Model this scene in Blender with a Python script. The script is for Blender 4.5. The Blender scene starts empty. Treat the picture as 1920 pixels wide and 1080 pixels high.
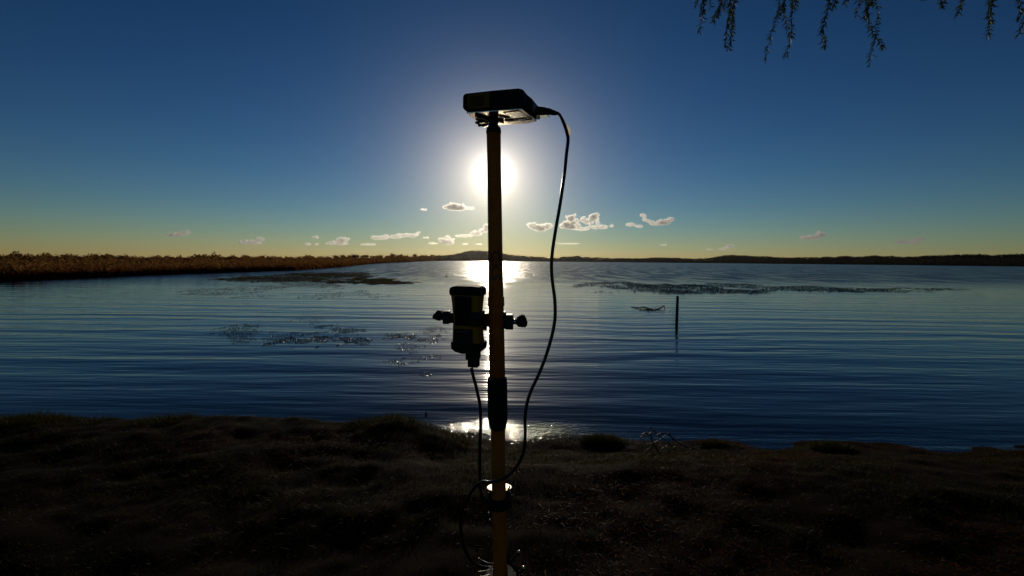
import bpy, bmesh, math, random
import numpy as np
from mathutils import Matrix, Vector
random.seed(7)
rng = np.random.default_rng(7)
sc = bpy.context.scene
C = sc.collection
R = math.radians

# ------------------------------------------------------------------ camera
F = 848.0
PITCH = math.atan(51.2 / F)
ROLL = 0.009
CAM = Vector((0, 0, 2.15))
cam = bpy.data.cameras.new('camera')
cam_o = bpy.data.objects.new('camera', cam)
C.objects.link(cam_o)
sc.camera = cam_o
cam.sensor_width = 36
cam.lens = 36 * F / 1920
cam.clip_start = 0.05
cam.clip_end = 60000
cam_o.location = CAM
MC = (Matrix.Rotation(math.pi / 2 - PITCH, 4, 'X') @ Matrix.Rotation(ROLL, 4, 'Z')).to_3x3()
cam_o.rotation_euler = MC.to_euler()


def ray(px, py):
    return (MC @ Vector(((px - 960) / F, (540 - py) / F, -1))).normalized()


def P(px, py, Y):
    d = ray(px, py)
    return CAM + d * (Y / d.y)


def G(px, py, z=0.0):
    d = ray(px, py)
    return CAM + d * ((z - CAM.z) / d.z)


# ------------------------------------------------------------------ world and sun
SUN = ray(925, 326)
world = bpy.data.worlds.new('World')
sc.world = world
world.use_nodes = True
nt = world.node_tree
N, L = nt.nodes, nt.links
bg = N['Background']
sky = N.new('ShaderNodeTexSky')
sky.sky_type = 'NISHITA'
sky.sun_disc = False
sky.sun_elevation = math.asin(SUN.z)
sky.sun_rotation = math.atan2(SUN.x, SUN.y)
sky.dust_density = 0.0
sky.air_density = 1.0
sky.ozone_density = 1.0
SKY_STRENGTH, EXPOSURE = 0.06, -2.1
u = SKY_STRENGTH * 2 ** EXPOSURE


def wmath(op, a, b=None, c=None):
    n = N.new('ShaderNodeMath')
    n.operation = op
    for i, v in enumerate((a, b, c)):
        if v is None:
            continue
        if isinstance(v, (int, float)):
            n.inputs[i].default_value = v
        else:
            L.new(v, n.inputs[i])
    return n.outputs[0]


sep = N.new('ShaderNodeSeparateColor')
L.new(sky.outputs[0], sep.inputs[0])
tc = N.new('ShaderNodeTexCoord')
dot = N.new('ShaderNodeVectorMath')
dot.operation = 'DOT_PRODUCT'
L.new(tc.outputs['Generated'], dot.inputs[0])
dot.inputs[1].default_value = SUN
ang = wmath('MULTIPLY', wmath('ARCCOSINE', wmath('MINIMUM', dot.outputs['Value'], 1.0)), 180 / math.pi)
inner = wmath('ADD', wmath('EXPONENT', wmath('MULTIPLY', ang, -1 / 3.1)), wmath('MULTIPLY', wmath('EXPONENT', wmath('MULTIPLY', ang, -1 / 0.8)), 5.0))      # circumsolar glow of the hazy evening air
outer = wmath('EXPONENT', wmath('MULTIPLY', ang, -1 / 11.0))
sepd = N.new('ShaderNodeSeparateXYZ')
L.new(tc.outputs['Generated'], sepd.inputs[0])
elev = wmath('MULTIPLY', wmath('MAXIMUM', sepd.outputs[2], 0.0), 57.3)
mid_g = wmath('MULTIPLY', wmath('EXPONENT', wmath('MULTIPLY', ang, -1 / 5.2)), wmath('EXPONENT', wmath('MULTIPLY', elev, -1 / 15.0)))
comb = N.new('ShaderNodeCombineColor')
GAIN = (7.0, 5.6, 7.7)
GAM = (1.9, 1.65, 1.6)
INN = (1.08, 1.03, 0.95)
OUT = (0.006, 0.05, 0.09)
MID = (1.45, 0.88, 0.12)          # warm glow in the low, dusty air under the sun
for i in range(3):
    v = wmath('MULTIPLY', wmath('POWER', wmath('MULTIPLY', sep.outputs[i], 0.0177), GAM[i]), GAIN[i] / u)
    g = wmath('MINIMUM', wmath('MULTIPLY', inner, INN[i] / u), 1.5 / u)
    g = wmath('ADD', g, wmath('MULTIPLY', mid_g, MID[i] / u))
    g2 = wmath('MULTIPLY', outer, OUT[i] / u)
    L.new(wmath('ADD', wmath('ADD', v, g), g2), comb.inputs[i])
L.new(comb.outputs[0], bg.inputs[0])
bg.inputs[1].default_value = SKY_STRENGTH

sun = bpy.data.lights.new('sun', 'SUN')
sun.energy = 5.0
sun.angle = R(0.53)
sun.color = (1.0, 0.86, 0.66)
sun_o = bpy.data.objects.new('sun', sun)
C.objects.link(sun_o)
sun_o.rotation_euler = SUN.to_track_quat('Z', 'Y').to_euler()
sun_o.location = (0, 0, 30)

sc.view_settings.view_transform = 'Standard'
sc.view_settings.look = 'None'
sc.view_settings.exposure = EXPOSURE
sc.view_settings.gamma = 1
sc.view_settings.use_curve_mapping = False
sc.render.engine = 'CYCLES'
cy = sc.cycles
cy.use_denoising = True
cy.max_bounces = 8
cy.diffuse_bounces = 3
cy.glossy_bounces = 4
cy.transmission_bounces = 6
cy.transparent_max_bounces = 8
cy.volume_bounces = 4
cy.sample_clamp_indirect = 60
cy.caustics_reflective = True
cy.caustics_refractive = False
cy.blur_glossy = 1.0


# ------------------------------------------------------------------ helpers
def noise2(x, y, seed=0):
    """smooth value noise in numpy, about -1..1"""
    xi, yi = np.floor(x).astype(np.int64), np.floor(y).astype(np.int64)
    fx, fy = x - xi, y - yi
    fx, fy = fx * fx * (3 - 2 * fx), fy * fy * (3 - 2 * fy)

    def h(a, b):
        n = (a * 374761393 + b * 668265263 + seed * 974634777) & 0xffffffff
        n = ((n ^ (n >> 13)) * 1274126177) & 0xffffffff
        n = n ^ (n >> 16)
        return (n & 0xffff) / 32767.5 - 1
    return (h(xi, yi) * (1 - fx) + h(xi + 1, yi) * fx) * (1 - fy) + (h(xi, yi + 1) * (1 - fx) + h(xi + 1, yi + 1) * fx) * fy


def fbm(x, y, oct=4, seed=0):
    s, a, t = 0, 1.0, 0
    for i in range(oct):
        s = s + a * noise2(x * 2 ** i + 17.3 * i, y * 2 ** i - 9.1 * i, seed + i)
        t += a
        a *= 0.5
    return s / t


def sstep(a, b, x):
    t = np.clip((x - a) / (b - a), 0, 1)
    return t * t * (3 - 2 * t)


def link(name, me, mat=None, parent=None, smooth=False):
    o = bpy.data.objects.new(name, me)
    C.objects.link(o)
    if mat is not None:
        me.materials.append(mat)
    if parent is not None:
        o.parent = parent
    if smooth:
        me.polygons.foreach_set('use_smooth', [True] * len(me.polygons))
    return o


def tag(o, label=None, cat=None, group=None, kind=None):
    if label: o['label'] = label
    if cat: o['category'] = cat
    if group: o['group'] = group
    if kind: o['kind'] = kind
    return o


def empty(name, loc=(0, 0, 0)):
    o = bpy.data.objects.new(name, None)
    o.empty_display_size = 0.1
    C.objects.link(o)
    o.location = loc
    return o


def np_mesh(name, V, Fc, n=None):
    """V (k,3); Fc (m,n) faces with the same number of corners"""
    me = bpy.data.meshes.new(name)
    V = np.asarray(V, dtype=np.float32)
    Fc = np.asarray(Fc, dtype=np.int32)
    m, k = Fc.shape
    me.vertices.add(len(V))
    me.vertices.foreach_set('co', V.ravel())
    me.loops.add(m * k)
    me.loops.foreach_set('vertex_index', Fc.ravel())
    me.polygons.add(m)
    me.polygons.foreach_set('loop_start', np.arange(0, m * k, k, dtype=np.int32))
    me.update(calc_edges=True)
    me.validate()
    return me


def grid_mesh(name, X, Y, Z):
    ny, nx = X.shape
    V = np.stack([X.ravel(), Y.ravel(), Z.ravel()], 1)
    i = np.arange(ny - 1)[:, None] * nx + np.arange(nx - 1)[None, :]
    i = i.ravel()
    return np_mesh(name, V, np.stack([i, i + 1, i + nx + 1, i + nx], 1))


def catmull(pts, n=8, closed=False):
    pts = [Vector(p) for p in pts]
    out = []
    m = len(pts)
    for i in range(m - 1):
        p0, p1, p2, p3 = pts[max(i - 1, 0)], pts[i], pts[i + 1], pts[min(i + 2, m - 1)]
        for k in range(n):
            t = k / n
            out.append(0.5 * ((2 * p1) + (p2 - p0) * t + (2 * p0 - 5 * p1 + 4 * p2 - p3) * t * t
                              + (3 * p1 - p0 - 3 * p2 + p3) * t ** 3))
    out.append(pts[-1])
    return out


def add_tube(bm, pts, rad, seg=10, cap=True):
    """sweep a circle along pts; rad a number or a list"""
    pts = [Vector(p) for p in pts]
    if not isinstance(rad, (list, tuple)):
        rad = [rad] * len(pts)
    t0 = (pts[1] - pts[0]).normalized()
    up = Vector((0, 0, 1)) if abs(t0.z) < 0.9 else Vector((1, 0, 0))
    nrm = t0.cross(up).normalized()
    rings = []
    for i, p in enumerate(pts):
        t = (pts[min(i + 1, len(pts) - 1)] - pts[max(i - 1, 0)])
        if t.length < 1e-9:
            t = t0
        t.normalize()
        nrm = (nrm - t * nrm.dot(t)).normalized()
        b = t.cross(nrm)
        rings.append([bm.verts.new(p + (nrm * math.cos(2 * math.pi * k / seg) + b * math.sin(2 * math.pi * k / seg)) * rad[i])
                      for k in range(seg)])
    for a, b in zip(rings[:-1], rings[1:]):
        for k in range(seg):
            f = bm.faces.new((a[k], a[(k + 1) % seg], b[(k + 1) % seg], b[k]))
            f.smooth = True
    if cap:
        bm.faces.new(rings[0][::-1])
        bm.faces.new(rings[-1])
    return rings


def add_box(bm, c, s, bevel=0.0, rot=None, seg=3):
    """box of size s centred at c"""
    m = Matrix.Translation(Vector(c)) @ (rot.to_4x4() if rot is not None else Matrix.Identity(4)) @ Matrix.Diagonal((*s, 1))
    r = bmesh.ops.create_cube(bm, size=1, matrix=m)
    if bevel:
        es = list({e for v in r['verts'] for e in v.link_edges})
        bmesh.ops.bevel(bm, geom=es, offset=bevel, segments=seg, affect='EDGES', profile=0.5)


def add_prism(bm, poly, z0, z1, frame=None, bevel=0.0, seg=2):
    """extrude a 2D outline between z0 and z1; frame is a 4x4"""
    fr = frame or Matrix.Identity(4)
    a = [bm.verts.new(fr @ Vector((x, y, z0))) for x, y in poly]
    b = [bm.verts.new(fr @ Vector((x, y, z1))) for x, y in poly]
    fs = [bm.faces.new(a[::-1]), bm.faces.new(b)]
    n = len(poly)
    for i in range(n):
        fs.append(bm.faces.new((a[i], a[(i + 1) % n], b[(i + 1) % n], b[i])))
    if bevel:
        es = list({e for f in fs[:2] for e in f.edges})
        bmesh.ops.bevel(bm, geom=es, offset=bevel, segments=seg, affect='EDGES', profile=0.5)


def done(bm, name, mat, parent=None):
    bmesh.ops.recalc_face_normals(bm, faces=bm.faces)
    me = bpy.data.meshes.new(name)
    bm.to_mesh(me)
    bm.free()
    return link(name, me, mat, parent)


def BM():
    return bmesh.new()


# ------------------------------------------------------------------ materials
def mat(name, color, rough=0.5, metal=0.0, noise=0.0, nscale=30.0, bump=0.0, trans=None, translucent=0.0,
        color2=None, spec=0.5, coat=0.0):
    m = bpy.data.materials.new(name)
    m.use_nodes = True
    t = m.node_tree
    n, l = t.nodes, t.links
    b = n['Principled BSDF']
    b.inputs['Base Color'].default_value = (*color, 1)
    b.inputs['Roughness'].default_value = rough
    b.inputs['Metallic'].default_value = metal
    b.inputs['Specular IOR Level'].default_value = spec
    b.inputs['Coat Weight'].default_value = coat
    if noise or bump or color2:
        tc = n.new('ShaderNodeTexCoord')
        nz = n.new('ShaderNodeTexNoise')
        nz.inputs['Scale'].default_value = nscale
        nz.inputs['Detail'].default_value = 5
        l.new(tc.outputs['Object'], nz.inputs['Vector'])
        if noise or color2:
            mx = n.new('ShaderNodeMix')
            mx.data_type = 'RGBA'
            c2 = color2 or tuple(c * (1 - noise) for c in color)
            mx.inputs[6].default_value = (*color, 1)
            mx.inputs[7].default_value = (*c2, 1)
            mr = n.new('ShaderNodeMapRange')
            mr.inputs[1].default_value = 0.35
            mr.inputs[2].default_value = 0.65
            l.new(nz.outputs[0], mr.inputs[0])
            l.new(mr.outputs[0], mx.inputs[0])
            l.new(mx.outputs[2], b.inputs['Base Color'])
        if bump:
            bp = n.new('ShaderNodeBump')
            bp.inputs['Strength'].default_value = bump
            bp.inputs['Distance'].default_value = 0.01
            l.new(nz.outputs[0], bp.inputs['Height'])
            l.new(bp.outputs[0], b.inputs['Normal'])
    if translucent:
        tr = n.new('ShaderNodeBsdfTranslucent')
        tr.inputs[0].default_value = (*(trans or color), 1)
        ms = n.new('ShaderNodeMixShader')
        ms.inputs[0].default_value = translucent
        l.new(b.outputs[0], ms.inputs[1])
        l.new(tr.outputs[0], ms.inputs[2])
        l.new(ms.outputs[0], n['Material Output'].inputs[0])
    return m


M = {
    'black': mat('black_plastic', (0.008, 0.007, 0.006), 0.5, spec=0.3, noise=0.3, nscale=60, bump=0.1),
    'rubber': mat('black_rubber', (0.006, 0.005, 0.0045), 0.7, spec=0.2, noise=0.4, nscale=40, bump=0.15),
    'yellow': mat('yellow_plastic', (0.38, 0.16, 0.008), 0.5, spec=0.15, noise=0.25, nscale=25, bump=0.05),
    'pole': mat('yellow_painted_pole', (0.46, 0.13, 0.008), 0.5, color2=(0.32, 0.082, 0.004), nscale=18, bump=0.08, spec=0.12),
    'olive': mat('olive_badge', (0.07, 0.04, 0.008), 0.6, spec=0.1),
    'ochre': mat('dull_ochre_panel', (0.16, 0.085, 0.008), 0.6, spec=0.1),
    'ink': mat('dark_print', (0.03, 0.025, 0.02), 0.6),
    'white': mat('white_plastic', (0.8, 0.77, 0.68), 0.3, noise=0.08, nscale=20),
    'label': mat('pale_label', (1.0, 0.92, 0.72), 0.21, noise=0.10, nscale=120, metal=0.9),
    'under': mat('pale_underside', (1.0, 0.84, 0.58), 0.21, metal=0.95, noise=0.15, nscale=35),
    'vial': mat('milky_vial', (0.46, 0.38, 0.20), 0.42, metal=0.6, noise=0.15, nscale=60),
    'tagm': mat('white_cable_tag', (0.85, 0.82, 0.74), 0.4, translucent=0.9, trans=(0.97, 0.94, 0.87)),
    'metal': mat('brushed_metal', (0.6, 0.58, 0.54), 0.22, metal=1.0),
    'wire': mat('dull_wire', (0.45, 0.43, 0.40), 0.4, metal=1.0),
    'wet': mat('glint_flakes', (0.02, 0.012, 0.006), 0.10, spec=0.8),  # dark gloss for the flakes added to glint at the shore
    'brass': mat('brass', (0.7, 0.55, 0.25), 0.2, metal=1.0),
    'screen': mat('dark_screen', (0.01, 0.01, 0.012), 0.08),
    'cable': mat('black_cable', (0.007, 0.006, 0.006), 0.3, spec=0.4),
    'soil': mat('peaty_soil', (0.018, 0.008, 0.002), 0.95, color2=(0.006, 0.004, 0.001), nscale=3.0, bump=0.6, spec=0.03),
    'wood_post': mat('weathered_post', (0.10, 0.08, 0.06), 0.8, noise=0.5, nscale=12, bump=0.5),
    'twig': mat('dead_twig', (0.11, 0.075, 0.045), 0.5, noise=0.4, nscale=30, bump=0.3),
    'bark': mat('tree_bark', (0.09, 0.065, 0.045), 0.85, noise=0.5, nscale=10, bump=0.8),
    'leaf': mat('drooping_leaf', (0.03, 0.045, 0.015), 0.55, spec=0.25, translucent=0.3, trans=(0.06, 0.09, 0.02)),
    'grass': mat('green_grass', (0.020, 0.024, 0.003), 0.6, translucent=0.35, trans=(0.06, 0.055, 0.003), color2=(0.014, 0.015, 0.002), nscale=2.0, spec=0.06),
    'straw': mat('dry_straw', (0.10, 0.034, 0.003), 0.6, translucent=0.4, trans=(0.20, 0.055, 0.003), color2=(0.02, 0.007, 0.001), nscale=2.5, spec=0.06),
    'weed': mat('water_weed', (0.10, 0.075, 0.008), 0.8, color2=(0.06, 0.045, 0.006), nscale=1.2, spec=0.05, translucent=0.5, trans=(0.20, 0.14, 0.012)),
    'weed_dark': mat('water_weed_dark', (0.022, 0.030, 0.006), 0.25, translucent=0.3, trans=(0.05, 0.06, 0.008), color2=(0.015, 0.01, 0.004), nscale=1.2),
    'crown': mat('far_foliage', (0.05, 0.034, 0.014), 1.0, spec=0.0, color2=(0.036, 0.026, 0.012), nscale=0.06),
    'flare_brown': mat('flare_tinted_foliage', (0.20, 0.095, 0.028), 0.95, color2=(0.12, 0.06, 0.02), nscale=0.06, spec=0.05, translucent=0.5, trans=(0.28, 0.13, 0.035)),  # flare glow over the left shore put into this brightened brown
    'land': mat('far_land', (0.048, 0.033, 0.014), 1.0, spec=0.0, color2=(0.036, 0.026, 0.012), nscale=0.02),
}

# pale volume for the evening haze
mh = bpy.data.materials.new('haze')
mh.use_nodes = True
mh.node_tree.nodes.clear()
pv = mh.node_tree.nodes.new('ShaderNodeVolumePrincipled')
pv.inputs['Color'].default_value = (0.95, 0.93, 0.9, 1)
pv.inputs['Density'].default_value = 0.000012
pv.inputs['Anisotropy'].default_value = 0.8
om = mh.node_tree.nodes.new('ShaderNodeOutputMaterial')
mh.node_tree.links.new(pv.outputs[0], om.inputs['Volume'])

# cloud: dense scattering volume
mc = bpy.data.materials.new('cloud')
mc.use_nodes = True
mc.node_tree.nodes.clear()
pc = mc.node_tree.nodes.new('ShaderNodeVolumePrincipled')
pc.inputs['Color'].default_value = (0.988, 0.988, 0.982, 1)
pc.inputs['Density'].default_value = 0.027
pc.inputs['Anisotropy'].default_value = 0.75
om = mc.node_tree.nodes.new('ShaderNodeOutputMaterial')
mc.node_tree.links.new(pc.outputs[0], om.inputs['Volume'])

# water: rippled surface, calm inshore water, wind-roughened further out, choppy in the shallows
mw = bpy.data.materials.new('lake_water')
mw.use_nodes = True
t = mw.node_tree
n, l = t.nodes, t.links
b = n['Principled BSDF']
b.inputs['Base Color'].default_value = (0.003, 0.0035, 0.004, 1)
b.inputs['IOR'].default_value = 1.29
b.inputs['Specular Tint'].default_value = (0.98, 0.82, 0.68, 1)


def nm(op, a, b_=None, c=None):
    q = n.new('ShaderNodeMath')
    q.operation = op
    for i, v in enumerate((a, b_, c)):
        if v is None:
            continue
        if isinstance(v, (int, float)):
            q.inputs[i].default_value = v
        else:
            l.new(v, q.inputs[i])
    return q.outputs[0]


def maprange(v, a, b_, c, d):
    q = n.new('ShaderNodeMapRange')
    q.interpolation_type = 'SMOOTHSTEP'
    l.new(v, q.inputs[0])
    for i, x in enumerate((a, b_, c, d)):
        q.inputs[1 + i].default_value = x
    return q.outputs[0]


def wnoise(sx, sy, detail, rot=0.0, dist=0.0):
    mp = n.new('ShaderNodeMapping')
    mp.inputs['Scale'].default_value = (sx, sy, 1)
    mp.inputs['Rotation'].default_value = (0, 0, rot)
    l.new(geo.outputs['Position'], mp.inputs['Vector'])
    z = n.new('ShaderNodeTexNoise')
    z.inputs['Scale'].default_value = 1
    z.inputs['Detail'].default_value = detail
    z.inputs['Distortion'].default_value = dist
    l.new(mp.outputs[0], z.inputs['Vector'])
    return z.outputs[0]


geo = n.new('ShaderNodeNewGeometry')
sp = n.new('ShaderNodeSeparateXYZ')
l.new(geo.outputs['Position'], sp.inputs[0])
Yp = sp.outputs[1]
patch = wnoise(0.01, 0.05, 2)
Yw = nm('ADD', Yp, nm('MULTIPLY', nm('SUBTRACT', patch, 0.5), 40.0))
far = maprange(Yw, 28, 70, 0, 1)
shallow = maprange(Yp, 5.5, 6.15, 1, 0)
# heights in metres
calm = nm('MULTIPLY', wnoise(0.6, 4.0, 2, 0.04), nm('SUBTRACT', 0.016, nm('MULTIPLY', far, 0.006)))
fine = nm('MULTIPLY', wnoise(5, 26, 3, -0.06), 0.0008)
glitter_span = maprange(nm('ABSOLUTE', nm('ADD', sp.outputs[0], 0.02)), 0.55, 1.25, 1, 0.12)     # chop damped to the sides to confine the sun glitter inshore
chop = nm('MULTIPLY', glitter_span, nm('MULTIPLY', wnoise(13, 17, 4, 0.25, 0.3), nm('MULTIPLY', shallow, 0.026)))
wind = nm('MULTIPLY', wnoise(0.8, 2.6, 5, 0.1, 0.3), nm('MULTIPLY', far, 0.24))
hgt = nm('ADD', nm('ADD', calm, fine), nm('ADD', chop, wind))
bp = n.new('ShaderNodeBump')
bp.inputs['Strength'].default_value = 1
bp.inputs['Distance'].default_value = 1
l.new(hgt, bp.inputs['Height'])
l.new(bp.outputs[0], b.inputs['Normal'])
gust = maprange(wnoise(0.55, 0.10, 3), 0.38, 0.62, 0.10, 0.30)
l.new(nm('ADD', 0.06, nm('MULTIPLY', far, gust)), b.inputs['Roughness'])
M['water'] = mw

# ------------------------------------------------------------------ lake
nr = 620
ys = [3.0]
while ys[-1] < 80:
    ys.append(ys[-1] + 0.02 + ys[-1] * 0.0048)
while ys[-1] < 9000:
    ys.append(ys[-1] * 1.05)
ys = np.array(ys)
s = np.linspace(-1, 1, 281)
YY = np.repeat(ys[:, None], len(s), 1)
XX = s[None, :] * (1.5 * YY + 10)


def water_z(X, Y):
    fade = (1 - sstep(38, 70, Y)) * (0.45 + 0.55 * sstep(4.5, 8, Y))
    wx = X + 2.0 * noise2(X * 0.25, Y * 0.3, 3)
    wy = Y + 0.45 * noise2(X * 0.22, Y * 0.5, 5) + 0.12 * noise2(X * 0.9, Y * 1.1, 9)
    z = np.zeros_like(X)
    for lam, sl, ph, th in ((1.25, 0.034, 0.3, 0.03), (0.83, 0.022, 1.9, -0.07), (1.9, 0.028, 4.0, 0.06), (0.55, 0.014, 2.2, 0.12)):
        k = 2 * math.pi / lam
        z += 0.85 * sl / k * np.sin(k * (wy * math.cos(th) + wx * math.sin(th)) + ph) * (0.65 + 0.5 * noise2(X * 0.16 + ph, Y * 0.22, int(ph * 10)))
    return z * fade


ZZ = water_z(XX, YY)
lake = link('lake', grid_mesh('lake', XX, YY, ZZ), M['water'], smooth=True)
tag(lake, kind='structure')

# ------------------------------------------------------------------ near bank
def shore_y(x):
    return 5.45 + 0.12 * noise2(x * 0.7, x * 0 + 3.1, 4) - 0.2 * sstep(0.6, 2.0, x) + 0.15 * sstep(-0.6, -1.6, x)


def ground_z(x, y):
    left = sstep(-0.35, -1.3, x)
    ysx = shore_y(x)
    # gentle beach
    top = 0.42 + 0.05 * noise2(x * 0.4, y * 0.4, 11)
    gentle = top * (1 - sstep(3.0, 5.6, y) * 1.0) - 0.0
    gentle = np.where(y > ysx, -(y - ysx) * 0.35, np.maximum(gentle * sstep(-0.05, 1.2, ysx - y) + 0.06 * sstep(0, 0.5, ysx - y), 0))
    steep = (top - 0.02) * (1 - sstep(4.75, 5.5, y)) - 0.5 * sstep(5.3, 6.3, y)
    z = gentle * (1 - left) + steep * left
    wet = sstep(-0.35, 0.15, ysx - y)
    z = z + wet * (0.075 * fbm(x * 1.6, y * 1.9, 3, 21) + 0.018 * fbm(x * 6, y * 7, 3, 31))
    # a hummock at the water's edge on the left
    z = z + 0.05 * np.exp(-((x + 1.05) / 0.35) ** 2 - ((y - 4.75) / 0.3) ** 2)
    return z


def graded(a, b, step, lo, hi, g=1.25):
    c = list(np.arange(a, b + 1e-6, step))
    d = step
    while c[-1] < hi:
        d *= g
        c.append(c[-1] + d)
    d = step
    while c[0] > lo:
        d *= g
        c.insert(0, c[0] - d)
    return np.array(c)


gx = graded(-7.5, 7.5, 0.04, -70, 90)
gy = graded(1.6, 6.4, 0.04, -120, 9.0)
GX, GY = np.meshgrid(gx, gy)
bank = link('ground', grid_mesh('ground', GX, GY, ground_z(GX, GY)), M['soil'], smooth=True)
tag(bank, kind='structure')


def blades(name, pts, hs, lean, width, mat_, bend=0.6, sun_bias=0.0):
    """many bent blades of two quads and a tip, as one mesh"""
    k = len(pts)
    az = rng.uniform(0, 2 * np.pi, k)
    dirx, diry = np.cos(az), np.sin(az)
    ln = lean * rng.uniform(0.3, 1.3, k)
    wz = rng.uniform(0, 2 * np.pi, k)
    wx, wy = np.cos(wz) * width * 0.5, np.sin(wz) * width * 0.5
    lv = []
    for f, wf in ((0, 1.0), (0.5, 0.85), (1.0, 0.0)):
        h = hs * (f - 0.35 * bend * f * f)
        off = hs * ln * (f ** 1.7)
        cx = pts[:, 0] + dirx * off
        cy_ = pts[:, 1] + diry * off
        cz = pts[:, 2] + h
        if wf > 0:
            lv.append(np.stack([cx - wx * wf, cy_ - wy * wf, cz], 1))
            lv.append(np.stack([cx + wx * wf, cy_ + wy * wf, cz], 1))
        else:
            lv.append(np.stack([cx, cy_, cz], 1))
    V = np.stack(lv, 1).reshape(-1, 3)
    base = np.arange(k)[:, None] * 5
    T = np.concatenate([base + np.array([[0, 1, 3]]), base + np.array([[0, 3, 2]]), base + np.array([[2, 3, 4]])], 0)
    return link(name, np_mesh(name, V, T), mat_)


def scatter(nb, x0, x1, y0, y1, dens=None):
    x = rng.uniform(x0, x1, nb)
    y = rng.uniform(y0, y1, nb)
    ok = y < shore_y(x) - 0.02
    if dens is not None:
        ok &= rng.uniform(0, 1, nb) < dens(x, y)
    x, y = x[ok], y[ok]
    return np.stack([x, y, ground_z(x, y) - 0.005], 1)


dry = lambda x, y: sstep(-0.05, 0.22, fbm(x * 1.1, y * 1.9, 3, 77) + 0.16 * sstep(-0.8, 1.5, x) - 0.25 * sstep(-0.6, -1.8, x) - 0.10)
p = scatter(150000, -7.5, 7.5, 1.8, 5.7, lambda x, y: (0.25 + 0.75 * sstep(-0.3, 0.2, fbm(x * 2.5, y * 3, 3, 5))) * (1 - 0.8 * dry(x, y)))
hg = rng.uniform(0.015, 0.045, len(p)) * (1 + 0.6 * fbm(p[:, 0] * 1.5, p[:, 1] * 1.5, 2, 8))
tag(blades('short_grass', p, hg, 1.3, 0.004, M['grass']), 'short green grass covering the dark lakeside bank', 'grass', kind='stuff')
p = scatter(120000, -7.5, 7.5, 1.8, 5.6, lambda x, y: dry(x, y))
tag(blades('dry_grass', p, rng.uniform(0.015, 0.05, len(p)), 1.9, 0.005, M['straw'], bend=1.6),
    'matted brown dry grass in patches on the bank', 'dry grass', kind='stuff')
# taller fringe along the left crest
x = rng.uniform(-7.5, -0.45, 9000)
y = rng.uniform(4.5, 5.15, 9000)
keep = rng.uniform(0, 1, 9000) < sstep(-0.25, 0.35, fbm(x * 2.2, y * 1.5, 2, 55))
x, y = x[keep], y[keep]
p = np.stack([x, y, ground_z(x, y) - 0.005], 1)
tag(blades('crest_grass', p, rng.uniform(0.04, 0.11, len(p)), 0.5, 0.004, M['grass']),
    'taller grass fringe on the left crest above the water', 'grass', kind='stuff')


# glossy flakes added along the waterline to make sun glints
k = 5200
x = rng.normal(0.35, 0.75, k)
y = shore_y(x) + rng.normal(-0.10, 0.10, k)
zz = np.maximum(ground_z(x, y), 0.0) + 0.004
a_ = rng.uniform(0, 2 * np.pi, k)
sz = rng.uniform(0.002, 0.007, k)
V = []
for j in range(4):
    aa = a_ + j * np.pi / 2
    V.append(np.stack([x + np.cos(aa) * sz, y + np.sin(aa) * sz * 0.8, zz + rng.uniform(-0.3, 0.3, k) * sz], 1))
V = np.stack(V, 1).reshape(-1, 3)
q = np.arange(k)[:, None] * 4
tag(link('glint_flakes', np_mesh('glint_flakes', V, np.concatenate([q + np.array([[0, 1, 2]]), q + np.array([[0, 2, 3]])], 0)), M['wet']),
    'small glossy flakes added along the waterline for sun glints', 'leaf litter', kind='stuff')


def tussock(px, py, z, r, h, nb, label):
    c = G(px, py, z)
    a = rng.uniform(0, 2 * np.pi, nb)
    rr = r * np.sqrt(rng.uniform(0, 1, nb))
    xx, yy = rr * np.cos(a), rr * np.sin(a) * 0.6
    pts = np.stack([xx, yy, np.zeros(nb) - 0.02], 1)
    hs = h * (1 - 0.55 * (rr / r) ** 2) * rng.uniform(0.7, 1.15, nb)
    o = blades('grass_tussock', pts, hs, 0.55, 0.006, M['grass'])
    o.location = (c.x, c.y, float(ground_z(np.array([c.x]), np.array([c.y]))[0]))
    return tag(o, label, 'grass tussock')


tussock(1128, 836, 0.03, 0.26, 0.17, 1500, 'dark rounded grass tussock at the water edge right of the pole')
tussock(1340, 842, 0.03, 0.17, 0.14, 600, 'small dark tussock at the shoreline beyond the dead branches')
tussock(1560, 846, 0.03, 0.25, 0.16, 900, 'wide dark tussock at the shoreline, furthest right on the bank')


# ------------------------------------------------------------------ far land and woods
def azel(px, py):
    d = ray(px, py)
    return math.degrees(math.atan2(d.x, d.y)), math.degrees(math.asin(d.z))


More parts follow.
